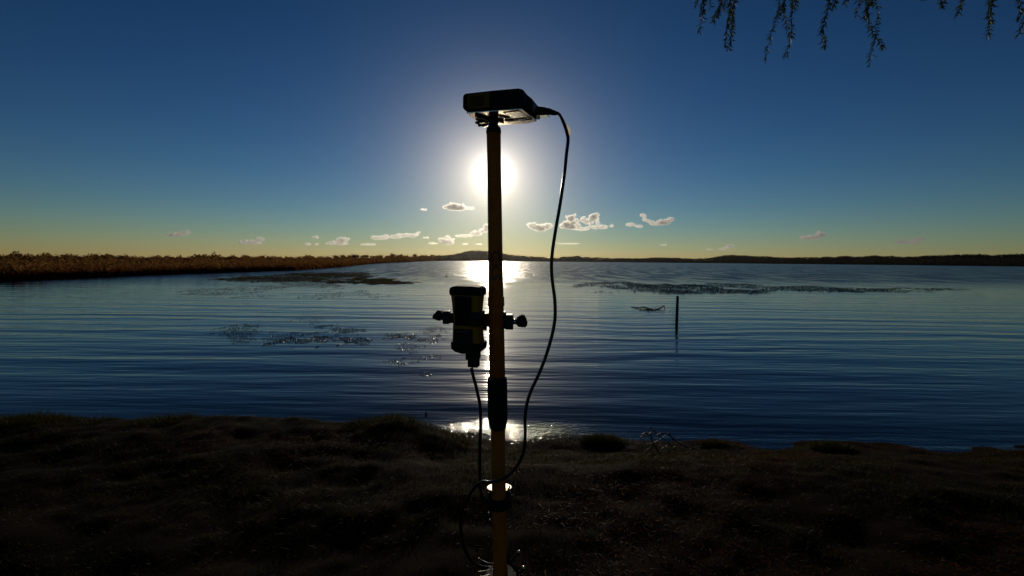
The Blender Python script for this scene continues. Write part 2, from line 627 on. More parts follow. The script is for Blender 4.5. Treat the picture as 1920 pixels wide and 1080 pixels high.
# shoreline: (pixel column, distance)
SH = [(-900, 52), (-400, 55), (0, 60), (200, 66), (400, 78), (555, 93), (640, 130), (700, 230), (760, 400), (795, 700), (840, 1250),
      (900, 1500), (1100, 1550), (1365, 1500), (1700, 1350), (1920, 1200), (2600, 900), (4200, 600)]
sh_az = [azel(a, 490)[0] for a, _ in SH]
sh_r = [math.log(b_) for _, b_ in SH]
SKYL = [(-900, 470, 140), (-300, 472, 150), (100, 474, 160), (300, 477, 170), (500, 478, 190), (555, 479, 200), (600, 482, 240), (640, 478.5, 300), (665, 480.5, 340),
        (700, 482, 420), (720, 479, 480), (735, 477.5, 520), (760, 478, 650), (790, 477.5, 800), (815, 477.5, 1100), (835, 477.5, 1600),
        (850, 475.5, 2200), (862, 473, 2500), (872, 470.5, 2600), (885, 469.3, 2600), (900, 469, 2650), (920, 470.5, 2650), (940, 474, 2600), (960, 476.5, 2400),
        (975, 477.5, 2300), (990, 479, 2200), (1012, 480, 2100), (1030, 482, 2000), (1045, 482, 2000), (1058, 480, 2000), (1082, 479, 2000),
        (1095, 481, 1900), (1130, 481.3, 1800), (1155, 483, 1800), (1190, 483, 1800), (1220, 482, 1800), (1260, 481, 1800), (1290, 483, 1800), (1330, 483, 1800),
        (1345, 480, 2300), (1356, 477.5, 2400), (1380, 476.5, 2400), (1430, 479, 2300), (1480, 481.5, 2000), (1560, 480, 1900), (1640, 478, 1900),
        (1720, 479.5, 1700), (1800, 475.5, 1500), (1920, 474, 1400), (2600, 465, 1100), (4200, 440, 800)]
sk_az = [azel(a, b_)[0] for a, b_, _ in SKYL]
sk_el = [azel(a, b_)[1] for a, b_, _ in SKYL]
sk_r = [math.log(c) for _, _, c in SKYL]


def r_shore(az):
    return np.exp(np.interp(az, sh_az, sh_r))


def r_ridge(az):
    return np.exp(np.interp(az, sk_az, sk_r))


def z_ridge(az):
    """top of the trees on the skyline"""
    return CAM.z + r_ridge(az) * np.tan(np.radians(np.interp(az, sk_az, sk_el)))


def tree_h(r):
    return np.clip(0.012 * r + 0.6, 1.4, 9.0)


def land_z(az, r):
    rs, rr = r_shore(az), r_ridge(az)
    zr = np.maximum(z_ridge(az) - tree_h(rr) * 0.95, 0.5)
    t_ = np.clip((r - rs) / (rr - rs), -0.2, 1)
    z = np.where(t_ < 0, t_ * 6, 0.3 * sstep(0, 0.02, t_) + zr * (0.06 * np.clip(t_, 0, 1) + 0.94 * sstep(0.1, 1.0, t_)))
    z = z * np.where(r > rr, np.clip(1 - (r - rr) / (rr * 0.9), 0.0, 1), 1)
    return z - np.where(r > rr * 1.9, 0.5, 0)


azs = np.concatenate([np.linspace(-95, -25.5, 90), np.linspace(-25.2, 25.5, 330), np.linspace(25.8, 75, 80)])
fr = [0.9, 0.97, 0.998]
rows = 36
AZ = np.repeat(azs[None, :], rows + 3, 0)
RS, RR = r_shore(azs), r_ridge(azs)
rad = []
for f in fr:
    rad.append(RS * f)
for i in range(rows):
    q = i / (rows - 1)
    rad.append(RS + (RR * 2.2 - RS) * (0.0005 + q ** 1.6))
RD = np.array(rad)
LZ = land_z(AZ, RD)
LZ = LZ + np.where(RD > RS, np.minimum(RD * 0.0012, 2) * fbm(AZ * 1.3, np.log(RD) * 6, 3, 90), 0)
o = link('hills', grid_mesh('hills', RD * np.sin(np.radians(AZ)), RD * np.cos(np.radians(AZ)), LZ), M['land'], smooth=True)
tag(o, kind='structure')

# base icosphere for clump shapes
bm = BM()
bmesh.ops.create_icosphere(bm, subdivisions=1, radius=1)
ICO = np.array([v.co[:] for v in bm.verts])
ICOF = np.array([[v.index for v in f.verts] for f in bm.faces])
bm.free()


def clumps(name, c, rx, rz, mat_, parent=None):
    """lumpy low-poly foliage clumps, one mesh"""
    k = len(c)
    jit = rng.uniform(0.65, 1.25, (k, len(ICO), 1))
    V = ICO[None] * jit
    V = V * np.stack([rx, rx, rz], 1)[:, None, :] + c[:, None, :]
    T = (np.arange(k)[:, None, None] * len(ICO) + ICOF[None]).reshape(-1, 3)
    return link(name, np_mesh(name, V.reshape(-1, 3), T), mat_, parent)


def leaf_cloud(name, c, size, mat_, parent=None, per=4):
    """open clusters of small leafy faces, lit through from behind"""
    c = np.repeat(c, per, 0)
    size = np.repeat(size, per)
    k = len(c)
    c = c + rng.normal(0, 0.55, (k, 3)) * size[:, None]
    d1 = rng.normal(0, 1, (k, 3))
    d1 /= np.linalg.norm(d1, axis=1)[:, None]
    d2 = np.cross(d1, rng.normal(0, 1, (k, 3)))
    d2 /= np.linalg.norm(d2, axis=1)[:, None]
    a1, a2 = size[:, None] * rng.uniform(.3, .8, (k, 1)), size[:, None] * rng.uniform(.2, .6, (k, 1))
    V = np.stack([c - d1 * a1, c - d2 * a2, c + d1 * a1, c + d2 * a2], 1).reshape(-1, 3)
    return link(name, np_mesh(name, V, np.arange(k * 4).reshape(-1, 4)), mat_, parent)


def wood(name, az0, az1, k, label, ridge_share=0.5, m_='crown'):
    az = rng.uniform(az0, az1, k)
    rs, rr = r_shore(az), r_ridge(az)
    q = rng.uniform(0, 1, k) ** 2.0
    on = rng.uniform(0, 1, k) < ridge_share
    r = np.where(on, rr * rng.uniform(0.97, 1.03, k), rs * 1.004 + (rr - rs) * q)
    h = tree_h(r) * (0.36 + 0.68 * (fbm(az * 1.7, az * 0 + 1, 4, 12) * 0.5 + 0.5)) * rng.uniform(0.7, 1.15, k)
    z = land_z(az, r)
    a = np.radians(az)
    f = rng.uniform(0.15, 1.0, k)
    c = np.stack([r * np.sin(a), r * np.cos(a), z + h * (f - 0.12)], 1)
    sz = h * rng.uniform(0.10, 0.24, k) * (1.25 - 0.5 * f)
    o = clumps(name, c, sz * 1.3, sz, M[m_]) if m_ == 'crown' else leaf_cloud(name, c, sz * 1.5, M[m_])
    return tag(o, label, 'wood', kind='stuff')


wood('far_wood', -9.5, 50, 20000, 'dark wood along the low hills on the far shore', ridge_share=0.6)
wood('shore_wood', -62, -9.0, 24000, 'wood curving along the left shore, its brown imitating flare glow', m_='flare_brown')
# reeds and scrub at the near end of the left shore
k = 26000
az = rng.uniform(-62, -12, k)
rs = r_shore(az)
r = rs * (1.0 + rng.uniform(0, 1, k) ** 2 * 0.25)
a = np.radians(az)
pts = np.stack([r * np.sin(a), r * np.cos(a), land_z(az, r) - 0.1], 1)
o = blades('shore_reeds', pts, np.clip(rng.uniform(0.5, 1.6, k) * (r / 110) ** 0.3, 0.4, 3), 0.3, 0.09, M['straw'])
tag(o, 'brown reeds fringing the left shore below the wood', 'reeds', kind='stuff')


def shore_tree(px, r, top_py, wpx, label, flat=False):
    az_, el = azel(px, top_py)
    a_ = math.radians(az_)
    bz = float(land_z(np.array([az_]), np.array([r]))[0])
    top = CAM.z + r * math.tan(math.radians(el))
    h = max(top - bz, 2.0)
    w = wpx / F * r / 2
    root = empty('shore_tree', (r * math.sin(a_), r * math.cos(a_), bz - 0.1))
    tag(root, label, 'tree', 'single trees on the left skyline')
    bm = BM()
    add_tube(bm, [(0, 0, 0), (0.05 * h, 0, h * 0.4), (-0.02 * h, 0, h * 0.85)], [h * 0.035, h * 0.025, h * 0.01], 6)
    for s_ in (-1, 1):
        add_tube(bm, [(0, 0, h * 0.4), (s_ * w * 0.6, 0, h * 0.75)], [h * 0.02, h * 0.008], 5)
    done(bm, 'trunk', M['bark'], root)
    kk = 90
    u_ = rng.normal(0, 0.42, (kk, 3))
    zc = h * (0.86 if flat else 0.7)
    c = np.stack([u_[:, 0] * w, u_[:, 1] * w, zc + u_[:, 2] * h * (0.10 if flat else 0.24)], 1)
    leaf_cloud('crown', c, rng.uniform(0.10, 0.2, kk) * min(w, h), M['flare_brown'], root, 8)


shore_tree(628, 290, 477, 10, 'small leftmost skyline tree of a close pair on the left shore')
shore_tree(643, 295, 476.5, 12, 'right tree of the close pair on the left shore skyline')
shore_tree(664, 345, 477, 22, 'broad rounded tree on the left shore skyline, widest of the row')
shore_tree(686, 400, 478.5, 16, 'flat-topped umbrella-shaped tree on the left shore skyline', True)
shore_tree(700, 420, 479, 7, 'thin low tree right of the flat-topped one on the skyline')
shore_tree(714, 450, 476.5, 9, 'narrow upright tree standing alone before the gap on the skyline')
shore_tree(737, 540, 474.5, 13, 'tall ragged tree starting the wooded rise on the skyline')
shore_tree(752, 600, 475, 9, 'slim tree right of the tall ragged tree on the skyline')
shore_tree(778, 760, 475, 10, 'last skyline tree before the low wooded ridge behind')

# ------------------------------------------------------------------ haze
bm = BM()
add_box(bm, (-100, 2750, 53), (9400, 5900, 114))
hz = done(bm, 'haze', mh)
tag(hz, kind='stuff')

# ------------------------------------------------------------------ clouds
def cloud(blobs, label, D=9000.0):
    """blobs: (px, py, rx px, ry px) lobes of one cloud"""
    cx = sum(b_[0] for b_ in blobs) / len(blobs)
    cyy = sum(b_[1] for b_ in blobs) / len(blobs)
    org = P(cx, cyy, D)
    m = D / F
    bm = BM()

    def ball(c_, r_, sub=2):
        bmesh.ops.create_icosphere(bm, subdivisions=sub, radius=1, matrix=Matrix.Translation(c_) @ Matrix.Diagonal((r_ * 1.15, r_ * 1.2, r_, 1)))
    prev = None
    for (px, py, rx, ry) in blobs:
        c = P(px, py, D) - org
        k = max(1, int(rx / ry * 2.2))
        for i in range(k):
            f = 0 if k == 1 else (i / (k - 1) * 2 - 1)
            rr = ry * m * (1 - 0.35 * f * f) * random.uniform(0.8, 1.15)
            cc_ = c + Vector((f * max(rx - ry * 0.6, 0) * m, random.uniform(-.5, .5) * ry * m, random.uniform(-.15, .15) * ry * m))
            ball(cc_, rr)
            for _ in range(9):
                a1, a2 = random.uniform(0, 2 * math.pi), random.uniform(-0.5, 1.3)
                d = Vector((math.cos(a1) * math.cos(a2), math.sin(a1) * math.cos(a2), math.sin(a2)))
                ball(cc_ + d * rr * 0.9, rr * random.uniform(0.22, 0.48), 1)
        if prev is not None:
            pc_, pr_ = prev
            n_ = max(2, int((pc_ - c).length / (min(pr_, ry * m) * 0.9)))
            for i in range(1, n_):
                ball(pc_.lerp(c, i / n_), min(pr_, ry * m) * 0.85)
        prev = (c, ry * m)
    me = bpy.data.meshes.new('cloud')
    bm.to_mesh(me)
    bm.free()
    o = bpy.data.objects.new('cloud', me)
    C.objects.link(o)
    md = o.modifiers.new('union', 'REMESH')
    md.mode = 'VOXEL'
    md.voxel_size = min(b_[3] for b_ in blobs) * m * 0.085
    dg = bpy.context.evaluated_depsgraph_get()
    me2 = bpy.data.meshes.new_from_object(o.evaluated_get(dg))
    o.modifiers.clear()
    k = len(me2.vertices)
    co = np.empty(k * 3, dtype=np.float32)
    me2.vertices.foreach_get('co', co)
    co = co.reshape(-1, 3)
    nn = np.empty(k * 3, dtype=np.float32)
    me2.vertex_normals.foreach_get('vector', nn)
    nn = nn.reshape(-1, 3)
    rr = float(np.median([b_[3] for b_ in blobs])) * m
    s1 = 2.2 / rr
    seed = int(cx)
    d1 = np.abs(fbm(co[:, 0] * s1 * .6 + co[:, 1] * s1 * 0.5, co[:, 2] * s1 * .8 + co[:, 1] * s1 * 0.3, 2, seed))
    d2 = np.abs(fbm(co[:, 0] * s1 * 2 + co[:, 1] * s1, co[:, 2] * s1 * 2.4 + co[:, 1] * s1 * 0.7, 3, seed + 5))
    dn = 1 - 0.75 * np.clip(-nn[:, 2] * 2, 0, 1)          # flatter, calmer underside
    co += nn * ((d1 * 1.5 + d2 * 0.9 - 0.55) * rr * 0.62 * dn)[:, None]
    me2.vertices.foreach_set('co', co.ravel())
    me2.update()
    o.data = me2
    me2.name = 'cloud'
    me2.materials.clear()
    me2.materials.append(mc)
    o.location = org
    return tag(o, label, 'cloud', 'small cumulus clouds above the far shore')


cloud([(853, 389, 22, 6.5), (878, 391, 12, 2.5)], 'bright flat cloud just left of the pole, highest of the left clouds')
cloud([(795, 393, 6, 2.2)], 'tiny cloud wisp left of the bright flat cloud')
cloud([(592, 445, 6, 3)], 'tiny round cloud high at the far left edge of the row')
cloud([(632, 456, 20, 4), (641, 450, 9, 5), (652, 448, 5, 3.5)], 'grey peaked cloud low above the left wood')
cloud([(690, 458.5, 15, 2.2)], 'thin low streak of cloud right of the grey peaked cloud')
cloud([(594, 458, 4, 3)], 'faint low puff above the left shore, right of another')
cloud([(578, 458, 6, 3)], 'faintest low puff above the left shore near the photo edge')
cloud([(712, 446, 16, 4), (723, 443, 5, 3.5)], 'flat grey cloud left of the double puffed one')
cloud([(742, 444, 12, 4), (756, 441, 6, 4), (775, 441, 9, 5), (783, 437, 4, 3)], 'double puffed cloud above the wooded left ridge')
cloud([(799, 446, 6, 2)], 'little wisp right of the double puffed cloud')
cloud([(829, 451, 6, 6.5), (841, 454, 10, 5.5), (848, 449, 4, 4), (838, 444, 2.5, 3)], 'compact grey heart-shaped cloud above the hill')
cloud([(812, 456.5, 9, 2)], 'faint pale streak left of the heart-shaped cloud')
cloud([(870, 443, 16, 2.2), (893, 438, 10, 4.5), (908, 432, 7, 6.5), (912, 425, 4, 5)], 'rising cloud partly hidden behind the pole')
cloud([(872, 457.5, 6, 1.8)], 'thin wisp above the left slope of the hill')
cloud([(898, 458, 7, 1.5)], 'thin wisp above the hilltop beside the pole')
cloud([(998, 422, 8, 6), (1012, 428, 16, 5.5), (1026, 424, 9, 6.5)], 'ragged cloud left of the cable')
cloud([(1062, 423, 12, 8), (1078, 425, 9, 7), (1070, 411, 4, 6.5), (1074, 405, 4, 3.5), (1090, 430, 14, 3)], 'large rounded grey cloud just right of the cable')
cloud([(1094, 413, 5, 6), (1104, 418, 7, 6), (1112, 407, 4, 7), (1118, 403, 6, 3), (1122, 426, 18, 4)], 'hook-topped cloud with two horns beside the large grey cloud')
cloud([(1147, 424, 4, 2.5)], 'tiny puff right of the hook-topped cloud')
cloud([(1182, 421, 7, 4.5), (1199, 425, 7, 2.5)], 'small low cloud left of the tailed cloud')
cloud([(1206, 405, 6, 5.5), (1212, 413, 7, 4), (1228, 420, 10, 4), (1243, 417, 14, 5.5), (1257, 412, 6, 4)], 'tailed cloud with a raised curl, rightmost of the bright clouds')
cloud([(1066, 457, 22, 1.3)], 'thin straight streak of cloud low right of the cable')
cloud([(1244, 459.5, 7, 1.6)], 'tiny flat wisp low on the right')
cloud([(1330, 468, 7, 1.8)], 'faint flat wisp near the right hill')
cloud([(1355, 467, 9, 2.5), (1368, 462, 8, 3.5)], 'faint grey cloud above the right hill')
cloud([(470, 455, 22, 4), (488, 449, 9, 5)], 'low grey cloud over the far left wood')
cloud([(330, 440, 18, 4), (350, 436, 8, 4)], 'small flat cloud furthest left above the wood')
cloud([(1520, 446, 20, 4.5), (1538, 440, 9, 5)], 'grey cloud right of the right hill')
cloud([(1700, 455, 24, 3.5), (1722, 450, 9, 4)], 'long low cloud furthest right above the hills')


# ------------------------------------------------------------------ floating weed
def weed_patch(name, regions, k, size, mat_, label, lift=0.012, dens_seed=0, thr=0.0):
    """regions: ragged ellipses on the water, (centre column, centre row, half width, half height, weight)"""
    pts = []
    tot = sum(r_[4] for r_ in regions)
    for (cx_, cy_, hx_, hy_, w_) in regions:
        c0_, c1_, c2_ = G(cx_, cy_), G(cx_ + hx_, cy_), G(cx_, cy_ - hy_)
        ax_ = (c1_ - c0_)
        Ly = abs(c2_.y - c0_.y)
        kk = int(k * w_ / tot)
        uu, vv = rng.uniform(-1.3, 1.3, kk), rng.uniform(-1.3, 1.3, kk)
        gx_ = c0_.x + uu * ax_.x + vv * (c2_.x - c0_.x)
        gy_ = c0_.y + uu * ax_.y + vv * Ly
        big = fbm(gx_ * 2.2 / abs(ax_.x) + cx_, gy_ * 1.6 / Ly, 4, dens_seed)
        small = fbm(gx_ / size / 9, gy_ / size / 16, 3, dens_seed + 7)
        keep_ = (1 - uu ** 2 - vv ** 2) * 0.55 + big * 1.0 + small * 0.45 > thr
        pts.append(np.stack([gx_[keep_], gy_[keep_]], 1))
    p_ = np.concatenate(pts)
    kk = len(p_)
    zz = water_z(p_[:, 0], p_[:, 1]) + lift * 0.2
    sz = size * rng.uniform(0.3, 1.2, kk)
    a_ = rng.uniform(0, 2 * np.pi, kk)
    V = []
    for j in range(4):
        aa = a_ + j * np.pi / 2
        rr_ = sz * (0.35 if j % 2 else 0.9)
        V.append(np.stack([p_[:, 0] + np.cos(aa) * rr_, p_[:, 1] + np.sin(aa) * rr_, zz + lift * rng.uniform(0, 1, kk)], 1))
    V = np.stack(V, 1).reshape(-1, 3)
    q = np.arange(kk)[:, None] * 4
    T = np.concatenate([q + np.array([[0, 1, 2]]), q + np.array([[0, 2, 3]])], 0)
    return tag(link(name, np_mesh(name, V, T), mat_), label, 'water weed', kind='stuff')


weed_patch('weed_mat', [(560, 518, 130, 5, 4), (620, 515, 70, 4.2, 3), (500, 523, 90, 4, 2), (700, 526, 45, 4.2, 2.2), (730, 531, 48, 2.2, 1.5), (640, 529, 50, 2.5, 1)], 60000, 0.15, M['weed'],
           'dense olive mat of weed off the left shore', lift=0.035, dens_seed=3, thr=0.02)
weed_patch('weed_streaks', [(560, 534, 110, 6, 3), (430, 545, 90, 9, 1.2), (650, 552, 80, 8, 0.6)], 16000, 0.07, M['weed'],
           'broken streaks of weed in front of the olive mat', lift=0.02, dens_seed=13, thr=0.28)
weed_patch('floating_weed', [(615, 620, 75, 13, 3), (560, 640, 75, 11, 2.6), (660, 638, 40, 7, 1), (600, 598, 60, 7, 0.6), (480, 625, 70, 16, 2)], 34000, 0.021, M['weed_dark'],
           'scattered dark floating weed far left on the calm water', lift=0.014, dens_seed=23, thr=0.26)
weed_patch('floating_weed', [(745, 630, 32, 6, 1.4), (778, 634, 30, 7, 1.8), (815, 620, 24, 8, 1), (815, 635, 20, 7, 0.8), (765, 652, 30, 9, 0.8),
                             (750, 679, 34, 7, 0.6), (810, 669, 20, 5, 0.3), (800, 702, 16, 5, 0.2)], 10000, 0.017, M['weed_dark'],
           'glinting clumps of floating weed left of the handheld controller', lift=0.014, dens_seed=33, thr=0.22)
weed_patch('weed_band', [(1150, 534, 70, 5, 2), (1230, 540, 90, 7, 3), (1330, 536, 110, 4.5, 3), (1340, 546, 90, 5, 2), (1500, 541, 130, 5, 3), (1680, 543, 110, 4, 1.5)], 52000, 0.08, M['weed_dark'],
           'long broken band of weed far out on the right', lift=0.04, dens_seed=43, thr=0.06)
weed_patch('weed_specks', [(760, 660, 260, 110, 1), (1150, 640, 200, 90, 0.5)], 4000, 0.009, M['weed_dark'],
           'loose specks of weed spread over the calm water', lift=0.01, dens_seed=53, thr=0.7)

# ------------------------------------------------------------------ post, branch, stakes, float on the water
bse = G(1268.5, 597)
top = P(1270.5, 555, bse.y)
bm = BM()
add_tube(bm, [bse - Vector((0, 0, 0.9)), bse * 0.5 + top * 0.5 + Vector((0.006, 0, 0)), top], [0.060, 0.053, 0.047], 9)
for v in bm.verts:
    v.co += Vector((random.uniform(-.005, .005), random.uniform(-.005, .005), 0))
post = empty('wooden_post', (bse.x, bse.y, 0))
tag(post, 'dark leaning wooden post standing in the shallow water', 'post')
o = done(bm, 'stake', M['wood_post'], post)
o.location = -post.location
bm = BM()
pz = bse + Vector((0, -0.05, 0.33))
add_tube(bm, catmull([pz + Vector((0.11, 0, 0.03)), pz + Vector((0.02, -0.02, 0.0)), pz + Vector((-0.12, 0, 0.02)), pz + Vector((-0.24, 0.02, -0.02)),
                      pz + Vector((-0.3, 0.02, -0.1))]), 0.006, 5)
add_tube(bm, catmull([pz + Vector((-0.05, 0, 0.0)), pz + Vector((-0.16, 0, -0.12)), pz + Vector((-0.1, 0, -0.3))]), 0.004, 5)
add_tube(bm, catmull([pz + Vector((0.03, 0, -0.26)), pz + Vector((0.12, 0, -0.27)), pz + Vector((0.18, 0.0, -0.27))]), 0.004, 5)
o = done(bm, 'wire', M['rubber'], post)
o.location = -post.location

bm = BM()
g0 = G(1199, 578)
seq = [G(1183, 575.5), g0 + Vector((0, 0, .03)), G(1207, 578) + Vector((0, 0, .05)), G(1216, 580) + Vector((0, 0, .04)), G(1226, 581), G(1236, 580) + Vector((0, 0, .03)), G(1244, 578) + Vector((0, 0, .09)), G(1247, 580)]
add_tube(bm, catmull(seq), [0.012 + 0.022 * math.sin(min(i / 56, 1) * math.pi) for i in range(57)], 7)
for (a_, b_, c_) in ((1209, 580, 0.05), (1220, 582, 0.04), (1228, 580, 0.10), (1238, 578, 0.12)):
    q0 = G(a_, b_)
    add_tube(bm, catmull([q0, q0 + Vector((0.06, 0.02, c_)), q0 + Vector((0.16, 0.0, c_ * 1.2)), q0 + Vector((0.22, 0, 0.0))]), 0.008, 5)
for i in range(60):
    q0 = G(random.gauss(1216, 8), random.gauss(581, 1.2)) + Vector((0, 0, random.uniform(0, .05)))
    add_tube(bm, [q0, q0 + Vector((random.uniform(-.1, .1), random.uniform(-.1, .1), random.uniform(-.02, .04)))], 0.008, 4)
o = done(bm, 'floating_branch', M['wood_post'])
tag(o, 'dark driftwood branch floating left of the wooden post', 'branch')

bm = BM()
q0 = G(837, 519)
add_tube(bm, [q0 - Vector((0, 0, .3)), q0 + Vector((0, 0, 0.1)), q0 + Vector((0.02, 0, 0.42))], [0.035, 0.035, 0.03], 7)
add_tube(bm, [q0 + Vector((-0.35, 0, 0.0)), q0 + Vector((0, 0, 0.07)), q0 + Vector((0.25, 0, 0.02))], [0.015, 0.03, 0.012], 6)
tag(done(bm, 'stake', M['wood_post']), 'small dark stake far out left of the sun glitter', 'stake')
bm = BM()
q0 = G(899, 524)
add_tube(bm, [q0 - Vector((0, 0, .3)), q0 + Vector((0, 0, 0.1)), q0 + Vector((0.01, 0, 0.34))], [0.028, 0.028, 0.022], 7)
tag(done(bm, 'stake', M['wood_post']), 'thin stake inside the sun glitter left of the pole', 'stake')

q0 = G(588, 507.5)
bm = BM()
bmesh.ops.create_uvsphere(bm, u_segments=12, v_segments=8, radius=0.13, matrix=Matrix.Diagonal((1, 1, 0.8, 1)))
add_tube(bm, [(0, 0, 0.08), (0, 0, 0.17)], 0.03, 8)
o = done(bm, 'float', M['white'])
o.location = (q0.x, q0.y, 0.04)
tag(o, 'tiny white float on the water off the left shore', 'float')

bm = BM()
q0 = G(798, 777)
for i in range(26):
    a_ = random.uniform(0, 6.28)
    r_ = random.uniform(0, .02)
    add_tube(bm, [(r_ * math.cos(a_), r_ * math.sin(a_), -0.05), (r_ * 1.6 * math.cos(a_), r_ * math.sin(a_), random.uniform(.01, .045))], [0.0025, 0.001], 4)
o = done(bm, 'reed_tuft', M['grass'])
o.location = (q0.x, q0.y, 0)
tag(o, 'tiny dark tuft poking out of the shallows left of the pole', 'reed tuft')

# dead branches tangled at the shore on the right
root = empty('dead_branch', G(1245, 850, 0.05))
tag(root, 'tangle of dead twigs lying on the shore at the right', 'dead branch')
rz = root.location.copy()


def twig_path(pxs, Y=None):
    out = []
    for (a_, b_) in pxs:
        out.append(P(a_, b_, Y) - rz)
    return catmull(out, 6)


TW = [([(1200, 822), (1207, 813), (1222, 811), (1224, 806), (1236, 818), (1252, 828), (1266, 838), (1285, 840)], 0.007, 5.0),
      ([(1199, 824), (1204, 818), (1215, 816), (1230, 814), (1243, 812)], 0.005, 4.95),
      ([(1218, 812), (1222, 822), (1228, 836), (1240, 848), (1252, 850)], 0.008, 4.9),
      ([(1236, 845), (1246, 838), (1256, 834), (1260, 842), (1250, 846), (1240, 842)], 0.005, 4.9),
      ([(1252, 813), (1262, 822), (1275, 832), (1290, 838), (1303, 840)], 0.009, 5.0),
      ([(1232, 816), (1244, 812), (1255, 815), (1262, 826), (1256, 840)], 0.006, 4.92),
      ([(1196, 838), (1210, 834), (1226, 830), (1240, 822), (1250, 815)], 0.006, 5.05),
      ([(1202, 862), (1206, 852), (1212, 845), (1220, 838)], 0.006, 4.6),
      ([(1209, 868), (1212, 858), (1222, 850)], 0.006, 4.55),
      ([(1262, 856), (1258, 846), (1254, 836)], 0.006, 4.8),
      ([(1290, 843), (1310, 838), (1326, 836), (1338, 838)], 0.006, 5.0)]
for (pp, r_, Y_) in TW:
    bm = BM()
    path = twig_path(pp, Y_)
    k = len(path)
    add_tube(bm, path, [r_ * (1.1 - 0.7 * i / k) for i in range(k)], 6)
    # side twiglets
    for j in range(3, k - 2, 4):
        d = Vector((random.uniform(-1, 1), random.uniform(-.6, .6), random.uniform(-.3, .9))).normalized() * random.uniform(.03, .09)
        add_tube(bm, [path[j], path[j] + d * 0.6, path[j] + d + Vector((0, 0, random.uniform(-.02, .02)))], [r_ * .4, r_ * .3, r_ * .15], 4)
    done(bm, 'twig', M['twig'], root)

# ------------------------------------------------------------------ survey pole
PY = 0.94
pa = P(925.5, 240, PY)
pb = P(937.5, 1075, PY)
axis = (pb - pa).normalized()
foot_t = (0.40 - pa.z) / axis.z


def PL(py):
    """point of the pole axis at picture row py"""
    f = (py - 240) / (1075 - 240)
    q = P(925.5 + 12 * f, py, PY)
    tt = (q - pa).dot(axis)
    return pa + axis * tt


pole = empty('survey_pole', pa + axis * foot_t)
tag(pole, 'yellow survey pole standing upright on the bank in front of the sun', 'survey pole')
po = pole.location.copy()


def sweep(name, specs, m_, parent, seg=28, off=Vector((0, 0, 0))):
    bm = BM()
    add_tube(bm, [q - off for q, _ in specs], [r_ for _, r_ in specs], seg)
    return done(bm, name, m_, parent)


px2m = PY / F
sweep('upper_tube', [(PL(243), 13.2 * px2m), (PL(300), 12.8 * px2m), (PL(490), 13.6 * px2m), (PL(650), 15 * px2m), (PL(712), 15.3 * px2m)], M['pole'], pole, off=po)
sweep('end_cap', [(PL(238.5), 10.5 * px2m), (PL(240), 13.0 * px2m), (PL(246), 13.9 * px2m), (PL(250), 13.9 * px2m), (PL(251), 13.3 * px2m)], M['black'], pole, off=po)
sweep('grip_sleeve', [(PL(706), 15.2 * px2m), (PL(709), 18.2 * px2m), (PL(716), 19 * px2m), (PL(785), 19 * px2m), (PL(793), 18 * px2m), (PL(801), 16 * px2m), (PL(804), 14 * px2m)], M['rubber'], pole, off=po)
lowend = PL(1075) + axis * 0.95
sweep('lower_tube', [(PL(800), 13.9 * px2m), (PL(1000), 13.7 * px2m), (po - axis * 0.11, 13.7 * px2m)], M['pole'], pole, off=po)
sweep('point_tip', [(po - axis * 0.115, 13 * px2m), (po - axis * 0.09, 12 * px2m), (po + axis * 0.03, 2 * px2m)], M['metal'], pole, off=po)
# black bands at the joint near the clamp
for (a_, b_) in ((556, 574),):
    sweep('joint_ring', [(PL(a_), 14.6 * px2m), (PL(a_ + 1), 15.4 * px2m), (PL(b_ - 1), 15.8 * px2m), (PL(b_), 15 * px2m)], M['pole'], pole, off=po)


def text_obj(name, s_, size, m_, matrix, parent, wrap=None):
    cu = bpy.data.curves.new(name, 'FONT')
    cu.body = s_
    cu.size = size
    cu.align_x = 'CENTER'
    cu.align_y = 'CENTER'
    cu.extrude = 0.0002
    cu.resolution_u = 2
    o_ = bpy.data.objects.new(name, cu)
    C.objects.link(o_)
    dg_ = bpy.context.evaluated_depsgraph_get()
    me_ = bpy.data.meshes.new_from_object(o_.evaluated_get(dg_))
    bpy.data.objects.remove(o_)
    me_.transform(matrix)
    if wrap:
        wrap(me_)
    return link(name, me_, m_, parent)


# dark vertical print on the pole (letters read downwards)
rp = 14.2 * px2m
mid = PL(498)
ax_up = -axis
right = Vector((1, 0, 0))
right = (right - ax_up * right.dot(ax_up)).normalized()
fwd = ax_up.cross(right).normalized()   # away from the camera


def wrap_pole(me_):
    for v in me_.vertices:
        a_, b_, c_ = v.co          # a_ along text, b_ across
        th = max(-1.3, min(1.3, b_ / rp))
        v.co = mid + axis * a_ + right * (math.sin(th) * (rp + 0.0006 + c_)) - fwd * (math.cos(th) * (rp + 0.0006 + c_)) - po


text_obj('lettering', 'CKS', 0.030, M['ink'], Matrix.Diagonal((1.15, 1, 1, 1)), pole, wrap_pole)

# small glinting screws on the pole
for (a_, b_) in ((916, 962), (918, 975)):
    q = P(a_, b_, PY - 0.004) - po
    bm = BM()
    bmesh.ops.create_uvsphere(bm, u_segments=10, v_segments=6, radius=0.0022, matrix=Matrix.Translation(q))
    done(bm, 'screw', M['metal'], pole)

# ------------------------------------------------------------------ round level vial on its black collar
lv = empty('level_vial', PL(940))
tag(lv, 'round milky level vial on a black collar low on the pole', 'level')
lo = lv.location.copy()
up = -axis


